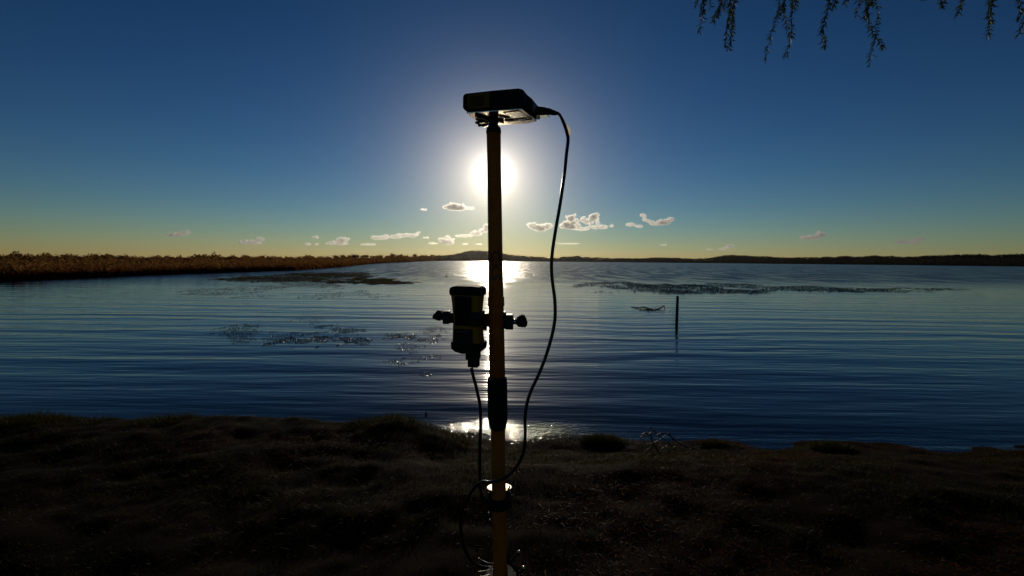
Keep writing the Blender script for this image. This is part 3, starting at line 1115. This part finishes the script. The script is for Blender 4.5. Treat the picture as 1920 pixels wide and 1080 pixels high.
def ring_disc(bm, c, ax_, r0, r1, h, seg=40):
    """flat ring (r0 inner, may be 0) with height h"""
    x_ = Vector((1, 0, 0))
    x_ = (x_ - ax_ * x_.dot(ax_)).normalized()
    y_ = ax_.cross(x_)
    prof = [(r0, 0), (r1, 0), (r1, h), (r0, h)]
    rings = [[bm.verts.new(c + (x_ * math.cos(2 * math.pi * k / seg) + y_ * math.sin(2 * math.pi * k / seg)) * r_ + ax_ * hh) for k in range(seg)] for r_, hh in prof]
    for j in range(4):
        a_, b_ = rings[j], rings[(j + 1) % 4]
        for k in range(seg):
            bm.faces.new((a_[k], a_[(k + 1) % seg], b_[(k + 1) % seg], b_[k]))


bm = BM()
ring_disc(bm, PL(948) - lo, up, 13.9 * px2m, 24 * px2m, 0.019)
o = done(bm, 'collar', M['rubber'], lv)
vc = PL(934) + Vector((0.0, 0.030, 0.004)) - lo
tiltv = (up + Vector((0.0, 0.153, 0))).normalized()
bm = BM()
ring_disc(bm, vc, tiltv, 0.0, 0.026, 0.005)
done(bm, 'vial', M['vial'], lv)
bm = BM()
ring_disc(bm, vc + tiltv * 0.0005, tiltv, 0.0262, 0.0275, 0.004)
done(bm, 'rim', M['black'], lv)
bm = BM()
ring_disc(bm, vc - up * 0.018, up, 0.004, 0.025, 0.013)
done(bm, 'housing', M['rubber'], lv)
bm = BM()
hk = [P(948, 917, .955), P(953, 918, .957), P(956.5, 913, .96), P(953, 907.5, .96), P(947, 906.5, .96)]
hk2 = [P(946, 929, .95), P(953, 931, .952), P(962, 928, .956)]
add_tube(bm, [q - lo for q in catmull(hk2)], 0.0009, 6)
add_tube(bm, [q - lo for q in catmull([P(946, 916, .957), P(951, 917.5, .957), P(955.5, 914, .958), P(954, 910, .958)])], 0.0016, 6)
done(bm, 'clip_wire', M['black'], lv)

# ------------------------------------------------------------------ bipod head at the bottom of the picture
bp_ = empty('bipod', PL(1082) * 1.0)
tag(bp_, 'black bipod clamped round the pole at the bottom edge', 'bipod')
bo = bp_.location.copy()
bm = BM()
c0 = PL(1092)
ring_disc(bm, c0 - bo, up, 14 * px2m, 27 * px2m, 0.022)
add_box(bm, (0.03, 0.0, -0.008), (0.03, 0.03, 0.02), 0.003)
done(bm, 'clamp', M['rubber'], bp_)
for sx in (-1, 1):
    ft = Vector((po.x + sx * 0.42, po.y + 0.42, 0))
    ft.z = float(ground_z(np.array([ft.x]), np.array([ft.y]))[0])
    bm = BM()
    a_ = c0 + Vector((sx * 0.025, 0.03, -0.02))
    add_tube(bm, [a_ - bo, (a_ * 0.5 + ft * 0.5) - bo], 0.012, 12)
    add_tube(bm, [(a_ * 0.52 + ft * 0.48) - bo, ft - bo - Vector((0, 0, 0.02))], 0.009, 12)
    done(bm, 'leg', M['black'], bp_)
bm = BM()
add_tube(bm, [q - bo for q in catmull([P(897, 1046, .955), P(905, 1051, .95), P(915, 1055, .945), P(926, 1056.5, .95)])], 0.0007, 6)
add_tube(bm, [q - bo for q in catmull([P(896, 1072, .93), P(908, 1070.5, .93), P(920, 1068.5, .93), P(926, 1066, .945)])], 0.0007, 6)
add_tube(bm, [q - bo for q in catmull([P(900, 1081, .93), P(912, 1079, .93), P(922, 1076, .94)])], 0.0007, 6)
done(bm, 'spring_wire', M['wire'], bp_)
for (a_, b_, r_, mm) in ((973, 1034, .0042, 'metal'), (982, 1064, .0048, 'brass'), (977, 1071, .003, 'metal'), (964, 1047, .0026, 'metal')):
    bm = BM()
    q = P(a_, b_, .955) - bo
    add_tube(bm, [q + Vector((-r_ * 0.8, 0, -r_ * .3)), q + Vector((r_ * 0.8, 0, r_ * .1))], r_ * 0.75, 10)
    done(bm, 'bolt', M[mm], bp_)
bm = BM()
add_tube(bm, [q - bo for q in catmull([P(973, 1035, .958), P(962, 1048, .955), P(958, 1056, .95), P(966, 1064, .95), P(971, 1078, .95), P(966, 1092, .95)])], 0.0035, 8)
add_tube(bm, [q - bo for q in catmull([P(982, 1065, .958), P(974, 1075, .955), P(960, 1090, .95)])], 0.004, 8)
done(bm, 'lever', M['black'], bp_)

# ------------------------------------------------------------------ receiver on top
YAW = R(-17)
Rz = Matrix.Rotation(YAW, 3, 'Z')
ux, uy = Rz @ Vector((1, 0, 0)), Rz @ Vector((0, 1, 0))
fl = P(866.5, 209, 0.905)          # front-left bottom corner
W_, D_ = 0.125, 0.105
tiltr = R(-2.0)
rec = empty('satellite_receiver', fl)
rec.rotation_euler = (R(1.6), R(1.2), YAW)
tag(rec, 'boxy black and yellow satellite receiver on top of the pole', 'receiver')
bm = BM()
# rounded box with a chamfered right shoulder
outl = [(0.0, 0.008), (0.0, 0.028), (0.0015, 0.032), (0.006, 0.0345), (0.060, 0.0352), (W_ - 0.012, 0.0360), (W_ - 0.003, 0.033),
        (W_ + 0.0005, 0.004), (W_ - 0.002, 0.0), (0.010, 0.0), (0.004, 0.003)]
fr_ = Matrix.Rotation(math.pi / 2, 4, 'X')      # outline in x-z, depth along -y -> use +y via scale
fr_ = Matrix(((1, 0, 0, 0), (0, 0, 1, 0), (0, 1, 0, 0), (0, 0, 0, 1)))
add_prism(bm, outl, 0.002, D_ - 0.004, fr_, 0.0016, 2)
body = done(bm, 'body', M['rubber'], rec)
bm = BM()   # sloping far half: lower towards the back right
outl2 = [(W_ - 0.05, 0.0045), (W_ - 0.05, 0.034), (W_ - 0.004, 0.034), (W_ + 0.006, 0.026), (W_ + 0.009, 0.016), (W_ + 0.007, 0.004)]
add_prism(bm, outl2, 0.035, D_ - 0.002, fr_, 0.002, 2)
done(bm, 'shoulder', M['black'], rec)
bm = BM()
add_box(bm, (0.033, 0.0012, 0.018), (0.046, 0.003, 0.029), 0.0012)
done(bm, 'front_panel', M['ochre'], rec)
bm = BM()
add_box(bm, (0.031, -0.0004, 0.0175), (0.028, 0.0012, 0.019), 0.0004)
done(bm, 'badge', M['olive'], rec)
bm = BM()
add_prism(bm, [(0.007, 0.006), (W_ - 0.004, 0.006), (W_ + 0.002, D_ - 0.012), (W_ - 0.02, D_ - 0.002), (0.020, D_ - 0.002), (0.006, D_ - 0.02)], -0.0022, 0.0005)
under = done(bm, 'base_plate', M['under'], rec)
bm = BM()
add_prism(bm, [(0.082, 0.018), (0.112, 0.012), (0.118, 0.050), (0.088, 0.056)], -0.0034, -0.0025)
done(bm, 'sticker', M['label'], under)
bm = BM()
add_prism(bm, [(0.085, 0.066), (0.108, 0.064), (0.109, 0.072), (0.086, 0.074)], -0.0036, -0.0025)
done(bm, 'sticker', M['white'], under)
bm = BM()
for q in (((0.0795, 0.016), (0.0805, 0.016), (0.0865, 0.058), (0.0855, 0.058)), ((0.0855, 0.0575), (0.12, 0.0515), (0.12, 0.0525), (0.0865, 0.0585)),
          ((0.08, 0.0155), (0.112, 0.0095), (0.112, 0.0105), (0.08, 0.0165)), ((0.098, 0.078), (0.122, 0.075), (0.122, 0.0765), (0.098, 0.0795))):
    add_prism(bm, list(q), -0.0032, -0.0024)
done(bm, 'seam', M['black'], under)
bm = BM()
add_prism(bm, [(0.10, 0.058), (0.122, 0.052), (0.124, 0.068), (0.104, 0.072)], -0.0030, -0.0024)
done(bm, 'vent_plate', M['pole'], under)
# dark ribs either side of the mount
bm = BM()
add_box(bm, (0.030, 0.035, -0.004), (0.006, 0.040, 0.006), 0.001, Matrix.Rotation(R(-24), 3, 'Z'))
add_box(bm, (0.040, 0.060, -0.004), (0.036, 0.010, 0.006), 0.001)
add_prism(bm, [(0.066, 0.030), (0.082, 0.052), (0.066, 0.046)], -0.0045, -0.0005)
add_prism(bm, [(0.066, 0.066), (0.094, 0.070), (0.070, 0.082)], -0.0045, -0.0005)
done(bm, 'rib', M['black'], under)
# adapter on the pole's top
hc = PL(240)
bm = BM()
add_tube(bm, [hc + axis * 0.004, hc - axis * 0.002, hc - axis * 0.008, hc - axis * 0.011, hc - axis * 0.034, hc - axis * 0.038],
         [0.0125, 0.0115, 0.0095, 0.0108, 0.0112, 0.0095], 24)
ad = done(bm, 'adapter', M['black'], pole)
ad.location = -po
# quick-release fork left of the adapter
bm = BM()
for (p0, p1, w2) in (((892, 230), (915, 226), .0035), ((897, 236), (915, 232), .003), ((892, 230), (905, 236), .003)):
    a_, b_ = P(*p0, .965) - po, P(*p1, .955) - po
    add_tube(bm, [a_, b_], w2 * .75, 6)
done(bm, 'release_lever', M['black'], pole)
bm = BM()
a_ = [P(903, 235, .98) - po, P(916, 231, .96) - po, P(916, 235, .96) - po, P(906, 238, .98) - po]
vs = [bm.verts.new(q) for q in a_] + [bm.verts.new(q + Vector((0, 0.01, 0.001))) for q in a_]
for f in ((0, 1, 2, 3), (7, 6, 5, 4), (0, 4, 5, 1), (1, 5, 6, 2), (2, 6, 7, 3), (3, 7, 4, 0)):
    bm.faces.new([vs[i] for i in f])
done(bm, 'release_button', M['label'], pole)
bm = BM()
a_ = [P(936, 228, .95) - po, P(945, 231, .95) - po, P(945, 224, .95) - po, P(936, 219, .945) - po]
vs = [bm.verts.new(q) for q in a_] + [bm.verts.new(q + Vector((0, 0.006, 0.0))) for q in a_]
for f in ((0, 1, 2, 3), (7, 6, 5, 4), (0, 4, 5, 1), (1, 5, 6, 2), (2, 6, 7, 3), (3, 7, 4, 0)):
    bm.faces.new([vs[i] for i in f])
done(bm, 'release_lever', M['black'], pole)
# port with its flap, right
bm = BM()
a_ = [P(1007, 215.5, .93) - fl, P(1022, 214.5, .935) - fl, P(1031, 220.5, .985) - fl, P(1009, 222, .975) - fl]
rot_inv = rec.rotation_euler.to_matrix().inverted()
a_ = [rot_inv @ q for q in a_]
vs = [bm.verts.new(q) for q in a_] + [bm.verts.new(q + Vector((0, 0.0, 0.0025))) for q in a_]
for f in ((0, 1, 2, 3), (7, 6, 5, 4), (0, 4, 5, 1), (1, 5, 6, 2), (2, 6, 7, 3), (3, 7, 4, 0)):
    bm.faces.new([vs[i] for i in f])
done(bm, 'port_flap', M['label'], rec)

# ------------------------------------------------------------------ cable
cab = empty('cable', P(1040, 212, .93))
tag(cab, 'black cable looping from the receiver down past the pole to the controller', 'cable')
co_ = cab.location.copy()
path = [P(1040, 211.5, .93), P(1047, 213.5, .93), P(1053, 222, .93), P(1059, 236, .92), P(1064, 253, .915), P(1065, 265, .91), P(1062, 290, .90), P(1059, 320, .895), P(1055, 350, .89),
        P(1049, 390, .885), P(1042, 430, .88), P(1036, 470, .875), P(1034, 500, .875), P(1036, 530, .875), P(1040, 560, .875),
        P(1041, 590, .875), P(1038, 615, .875), P(1032, 640, .875), P(1022, 672, .875), P(1010, 702, .875), P(996, 732, .875), P(988, 757, .875),
        P(984.5, 785, .875), P(985, 815, .875), P(983, 840, .875), P(976, 862, .88), P(960, 885, .885), P(940, 899, .885), P(920, 904, .89), P(903, 904, .90),
        P(890, 914, .915), P(878, 932, .92), P(868, 955, .925), P(864, 980, .93), P(866, 1010, .935), P(874, 1035, .94), P(888, 1055, .96), P(910, 1064, .985), P(936, 1060, .995), P(948, 1035, .995),
        P(938, 1005, .99), P(915, 970, .985), P(903, 930, .965), P(900, 900, .93), P(899.5, 870, .92), P(900, 830, .915), P(901, 790, .91), P(900, 760, .905), P(896, 740, .90),
        P(892, 722, .90), P(887.5, 706, .90), P(884, 690, .90)]
bm = BM()
add_tube(bm, [q - co_ for q in catmull(path, 7)], 0.0033, 12)
done(bm, 'cord', M['cable'], cab)
bm = BM()
pp = [P(1006, 207, .905), P(1010, 208, .907), P(1020, 208.5, .91), P(1022, 208.5, .912), P(1030, 209.5, .92), P(1031, 209.5, .92), P(1036, 211, .925), P(1043, 212.5, .93)]
add_tube(bm, [q - co_ for q in pp], [.0085, .0082, .0078, .0068, .0066, .0058, .0054, .0042], 16)
done(bm, 'plug', M['rubber'], cab)
bm = BM()
tg = [P(a_, b_, .925) - co_ for a_, b_ in ((1061, 230), (1065.5, 234), (1070, 242), (1071, 249), (1069.5, 255), (1066.5, 256), (1064, 248))]
vs = [bm.verts.new(q) for q in tg]
vs2 = [bm.verts.new(q + Vector((0, 0.0012, 0))) for q in tg]
bm.faces.new(vs)
bm.faces.new(vs2[::-1])
for i in range(len(vs)):
    j = (i + 1) % len(vs)
    bm.faces.new((vs[i], vs2[i], vs2[j], vs[j]))
done(bm, 'cable_tag', M['tagm'], cab)

# ------------------------------------------------------------------ mounting bracket
br = empty('mounting_bracket', PL(598))
tag(br, 'black clamp bracket holding the controller to the pole', 'bracket')
bo2 = br.location.copy()
cc = PL(599)


def boxpx(bm, x0, x1, y0, y1, Y, dy, bev=0.002):
    a_, b_ = P(x0, y0, Y), P(x1, y1, Y)
    add_box(bm, ((a_ + b_) / 2 - bo2), (abs(b_.x - a_.x), dy, abs(a_.z - b_.z)), bev)


bm = BM()
boxpx(bm, 947.5, 962.5, 589, 616.5, .935, .03)
boxpx(bm, 938, 949, 584, 615, .945, .030)
done(bm, 'clamp_block', M['black'], br)
bm = BM()
boxpx(bm, 902, 921, 587, 612, .955, .018)
boxpx(bm, 832, 906, 586, 606, .940, .012)
done(bm, 'arm', M['black'], br)
bm = BM()
boxpx(bm, 831, 844, 582.5, 606.5, .925, .022)
done(bm, 'side_jaw', M['black'], br)
bm = BM()
boxpx(bm, 903, 913, 612.5, 618.5, .945, .014, .001)
done(bm, 'screw_head', M['rubber'], br)
bm = BM()
ring_disc(bm, cc - bo2 - up * 0.014, up, 15.2 * px2m, 17.6 * px2m, 0.028)
rg = done(bm, 'clamp_ring', M['pole'], br)


def knob(cx_, cy_, hub_x, pts, Y):
    """lobed knob: silhouette given in picture pixels, with real thickness"""
    bm_ = BM()
    a = [P(x_, y_, Y - 0.009) - bo2 for x_, y_ in pts]
    b = [P(x_, y_, Y - 0.009) - bo2 + Vector((0, 0.018, 0)) for x_, y_ in pts]
    va, vb = [bm_.verts.new(q) for q in a], [bm_.verts.new(q) for q in b]
    fs = [bm_.faces.new(va), bm_.faces.new(vb[::-1])]
    k_ = len(pts)
    for i_ in range(k_):
        fs.append(bm_.faces.new((va[i_], vb[i_], vb[(i_ + 1) % k_], va[(i_ + 1) % k_])))
    es = list({e for f in fs[:2] for e in f.edges})
    bmesh.ops.bevel(bm_, geom=es, offset=0.0025, segments=3, affect='EDGES')
    kn = done(bm_, 'knob', M['rubber'], br)
    bm_ = BM()
    add_tube(bm_, [P(cx_, cy_, Y) - bo2, P(hub_x, cy_, Y) - bo2], 0.0058, 14)
    done(bm_, 'shaft', M['metal'], kn)


knob(826, 595, 833, [(829.5, 598), (829, 588.5), (826.5, 583), (820, 582), (816, 586), (814, 591), (810.5, 593), (810.5, 597), (813, 599), (819, 599), (823, 602), (826, 601.5)], .925)
knob(970, 603, 960, [(966.5, 599), (971, 598), (973, 593), (978, 590.5), (984, 591.5), (985.5, 599), (989.5, 605), (988.5, 611), (984, 615), (979, 612), (972, 613.5), (968, 609)], .935)

# ------------------------------------------------------------------ handheld controller
ctl = empty('handheld_controller', P(875, 600, .905))
tag(ctl, 'black and yellow waisted handheld controller clamped left of the pole', 'controller')
cyaw = R(-14)
ctl.rotation_euler = (R(2), 0, cyaw)
cm = 0.905 / F


def hour(x0s, x1s, zs, y0, y1, bm_, bev=0.002):
    """solid between left x0(z) and right x1(z), depth y0..y1"""
    pts = [(a_, z_) for a_, z_ in zip(x0s, zs)] + [(b_, z_) for b_, z_ in zip(x1s[::-1], zs[::-1])]
    add_prism(bm_, pts, y0, y1, fr_, bev)


zs = [(600 - y_) * cm for y_ in (658, 630, 600, 570, 543)]
lx = [(x_ - 875) * cm for x_ in (842, 846.5, 848, 846, 841)]
rx = [(x_ - 875) * cm for x_ in (904, 898, 895.5, 898, 903)]
bm = BM()
hour(lx, rx, zs, 0.0, 0.034, bm, 0.004)
shell = done(bm, 'shell', M['yellow'], ctl)
bm = BM()
zc_ = [(600 - y_) * cm for y_ in (554, 549, 541, 537.5, 536)]
hour([(x_ - 875) * cm for x_ in (841.5, 840, 841, 846, 856)], [(x_ - 875) * cm for x_ in (903.5, 904.5, 904, 899, 886)], zc_, -0.002, 0.036, bm, 0.003)
done(bm, 'top_bumper', M['rubber'], ctl)
bm = BM()
zc_ = [(600 - y_) * cm for y_ in (665.5, 663, 657, 646, 644)]
hour([(x_ - 875) * cm for x_ in (866, 851, 842.5, 842, 843)], [(x_ - 875) * cm for x_ in (886, 898, 905, 905.5, 904)], zc_, -0.002, 0.036, bm, 0.003)
done(bm, 'bottom_bumper', M['rubber'], ctl)
bm = BM()
add_box(bm, ((868.5 - 875) * cm, -0.0012, (600 - 583) * cm), (33 * cm, 0.006, 56 * cm), 0.002)
done(bm, 'screen', M['screen'], ctl)
bm = BM()
add_box(bm, ((868 - 875) * cm, -0.0012, (600 - 633) * cm), (37 * cm, 0.006, 31 * cm), 0.002)
kp = done(bm, 'keypad', M['black'], ctl)
text_o = bpy.data.materials.new('dim_purple_print')
text_o.use_nodes = True
text_o.node_tree.nodes['Principled BSDF'].inputs['Base Color'].default_value = (0.09, 0.07, 0.12, 1)
bm = BM()
for i in range(7):
    add_box(bm, ((859 + 2.9 * i - 875) * cm, -0.0046, (600 - 622) * cm), (1.9 * cm, 0.0006, 2.6 * cm))
done(bm, 'key_print', text_o, kp)
bm = BM()
add_box(bm, ((891 - 875) * cm, 0.014, (600 - 598) * cm), (21 * cm, 0.042, 27 * cm), 0.003)
done(bm, 'strap', M['black'], ctl)
bm = BM()
add_box(bm, ((882 - 875) * cm, 0.017, (600 - 671) * cm), (25 * cm, 0.022, 15 * cm), 0.0015)
add_box(bm, ((883 - 875) * cm, 0.017, (600 - 686) * cm), (20 * cm, 0.018, 15 * cm), 0.0015)
done(bm, 'connector', M['rubber'], ctl)

# ------------------------------------------------------------------ overhanging tree, top right
tr = empty('overhanging_tree', (8.6, 4.2, 0.3))
tag(tr, 'tree with thin drooping leafy twigs hanging in at the top right', 'tree')
to = tr.location.copy()
bm = BM()
add_tube(bm, catmull([(0, 0, -0.5), (-0.1, 0.1, 1.2), (0.1, 0.0, 2.8), (0.0, 0.2, 4.5), (-0.3, 0.3, 6.5), (-0.2, 0.2, 8.2)]), [0.27 - 0.005 * i for i in range(41)], 14)
done(bm, 'trunk', M['bark'], tr)
limbs = [[(8.6, 4.2, 4.3), (7.4, 4.6, 5.9), (5.8, 5.1, 6.6), (4.2, 5.5, 6.75), (3.0, 5.7, 6.5), (2.3, 5.8, 6.1)],
         [(8.6, 4.3, 3.8), (7.8, 5.2, 5.7), (6.4, 5.9, 6.7), (4.9, 6.3, 7.0), (3.7, 6.4, 6.8)],
         [(8.5, 4.3, 5.4), (7.6, 3.6, 6.6), (6.1, 3.4, 7.2), (4.8, 3.8, 7.3)]]
limb_pts = []
for lp in limbs:
    c_ = catmull(lp, 8)
    limb_pts.append(c_)
    bm = BM()
    add_tube(bm, [q - to for q in c_], [0.085 * (1 - 0.85 * i / len(c_)) for i in range(len(c_))], 9)
    done(bm, 'limb', M['bark'], tr)
LV, LT = [], []
twb = BM()


def leaf(p0, d, ln, w):
    side = d.cross(Vector((random.uniform(-1, 1), random.uniform(-1, 1), random.uniform(-1, 1)))).normalized() * w
    i0 = len(LV)
    LV.extend([p0, p0 + d * ln * .45 + side, p0 + d * ln, p0 + d * ln * .45 - side])
    LT.append((i0, i0 + 1, i0 + 2))
    LT.append((i0, i0 + 2, i0 + 3))


def hanging(p0, length, dens=1.0, drift=None):
    q = Vector(p0)
    d = Vector((random.uniform(-.5, .5), random.uniform(-.5, .5), -0.4)).normalized() if drift is None else Vector(drift).normalized()
    pts_ = [q.copy()]
    step = 0.045
    k_ = max(3, int(length / step))
    for i_ in range(k_):
        d = (d * 0.88 + Vector((random.gauss(0, .10), random.gauss(0, .10), -0.16))).normalized()
        q = q + d * step
        pts_.append(q.copy())
        for _ in range(int(2 * dens + random.random())):
            ld = (d * 0.6 + Vector((random.gauss(0, .55), random.gauss(0, .55), random.gauss(-.25, .3)))).normalized()
            leaf(q, ld, random.uniform(.045, .10), random.uniform(.005, .010))
    add_tube(twb, [p_ - to for p_ in pts_], [0.0035 * (1 - .7 * i_ / len(pts_)) for i_ in range(len(pts_))], 4, cap=False)


# twigs that the photograph shows: start above the frame, end at given pixels
for (pxa, pya, pxb, pyb, Y_, dn) in ((1308, -26, 1304, 8, 5.7, 1.6), (1316, -30, 1312, 30, 5.75, 2.4), (1320, -20, 1311, 56, 5.7, 1.7), (1328, -25, 1331, 12, 5.8, 1.3), (1322, -30, 1318, 22, 5.7, 2.6),
                                     (1358, -30, 1340, 36, 5.65, 2.3), (1364, -22, 1338, 30, 5.7, 2.6), (1368, -24, 1350, 22, 5.8, 2.4), (1372, -20, 1363, 48, 5.7, 2.2), (1368, -10, 1358, 84, 5.65, 1.7),
                                     (1376, -10, 1366, 92, 5.75, 2.4)):
    a_, b_ = P(pxa, pya, Y_), P(pxb, pyb, Y_)
    k_ = max(4, int((b_ - a_).length / 0.035))
    ptz = []
    for i_ in range(k_ + 1):
        f_ = i_ / k_
        q = a_.lerp(b_, f_) + Vector((math.sin(f_ * 3.1) * 0.02, random.gauss(0, .006), 0))
        ptz.append(q)
        d = (b_ - a_).normalized()
        for _ in range(int(2.2 * dn + random.random())):
            ld = (d * 0.7 + Vector((random.gauss(0, .6), random.gauss(0, .5), random.gauss(-.1, .3)))).normalized()
            leaf(q, ld, random.uniform(.04, .09), random.uniform(.005, .009))
    # run the twig on up to the nearest limb point
    best = min((p_ for lp in limb_pts for p_ in lp), key=lambda p_: (p_ - a_).length)
    pre = catmull([best, best.lerp(a_, .5) + Vector((0, 0, .06)), a_], 4)
    add_tube(twb, [p_ - to for p_ in pre[:-1] + ptz], 0.003, 4, cap=False)
for lp in limb_pts:
    for i_, p_ in enumerate(lp[10:]):
        if p_.x < 3.1 and p_.y > 5:
            continue
        thick = random.random()
        for _ in range(int(1 + 4 * thick)):
            e = Vector((random.gauss(0, .25), random.gauss(0, .25), random.uniform(-.05, .2)))
            add_tube(twb, [p_ - to, p_ + e - to], 0.006, 4, cap=False)
            hanging(p_ + e, random.uniform(.4, 1.3) + 1.3 * thick * random.random(), random.uniform(2.5, 5))
done(twb, 'twigs', M['twig'], tr)['kind'] = 'stuff'
lvp = link('foliage', np_mesh('foliage', np.array([(q - to)[:] for q in LV]), np.array(LT)), M['leaf'], tr)
lvp['kind'] = 'stuff'
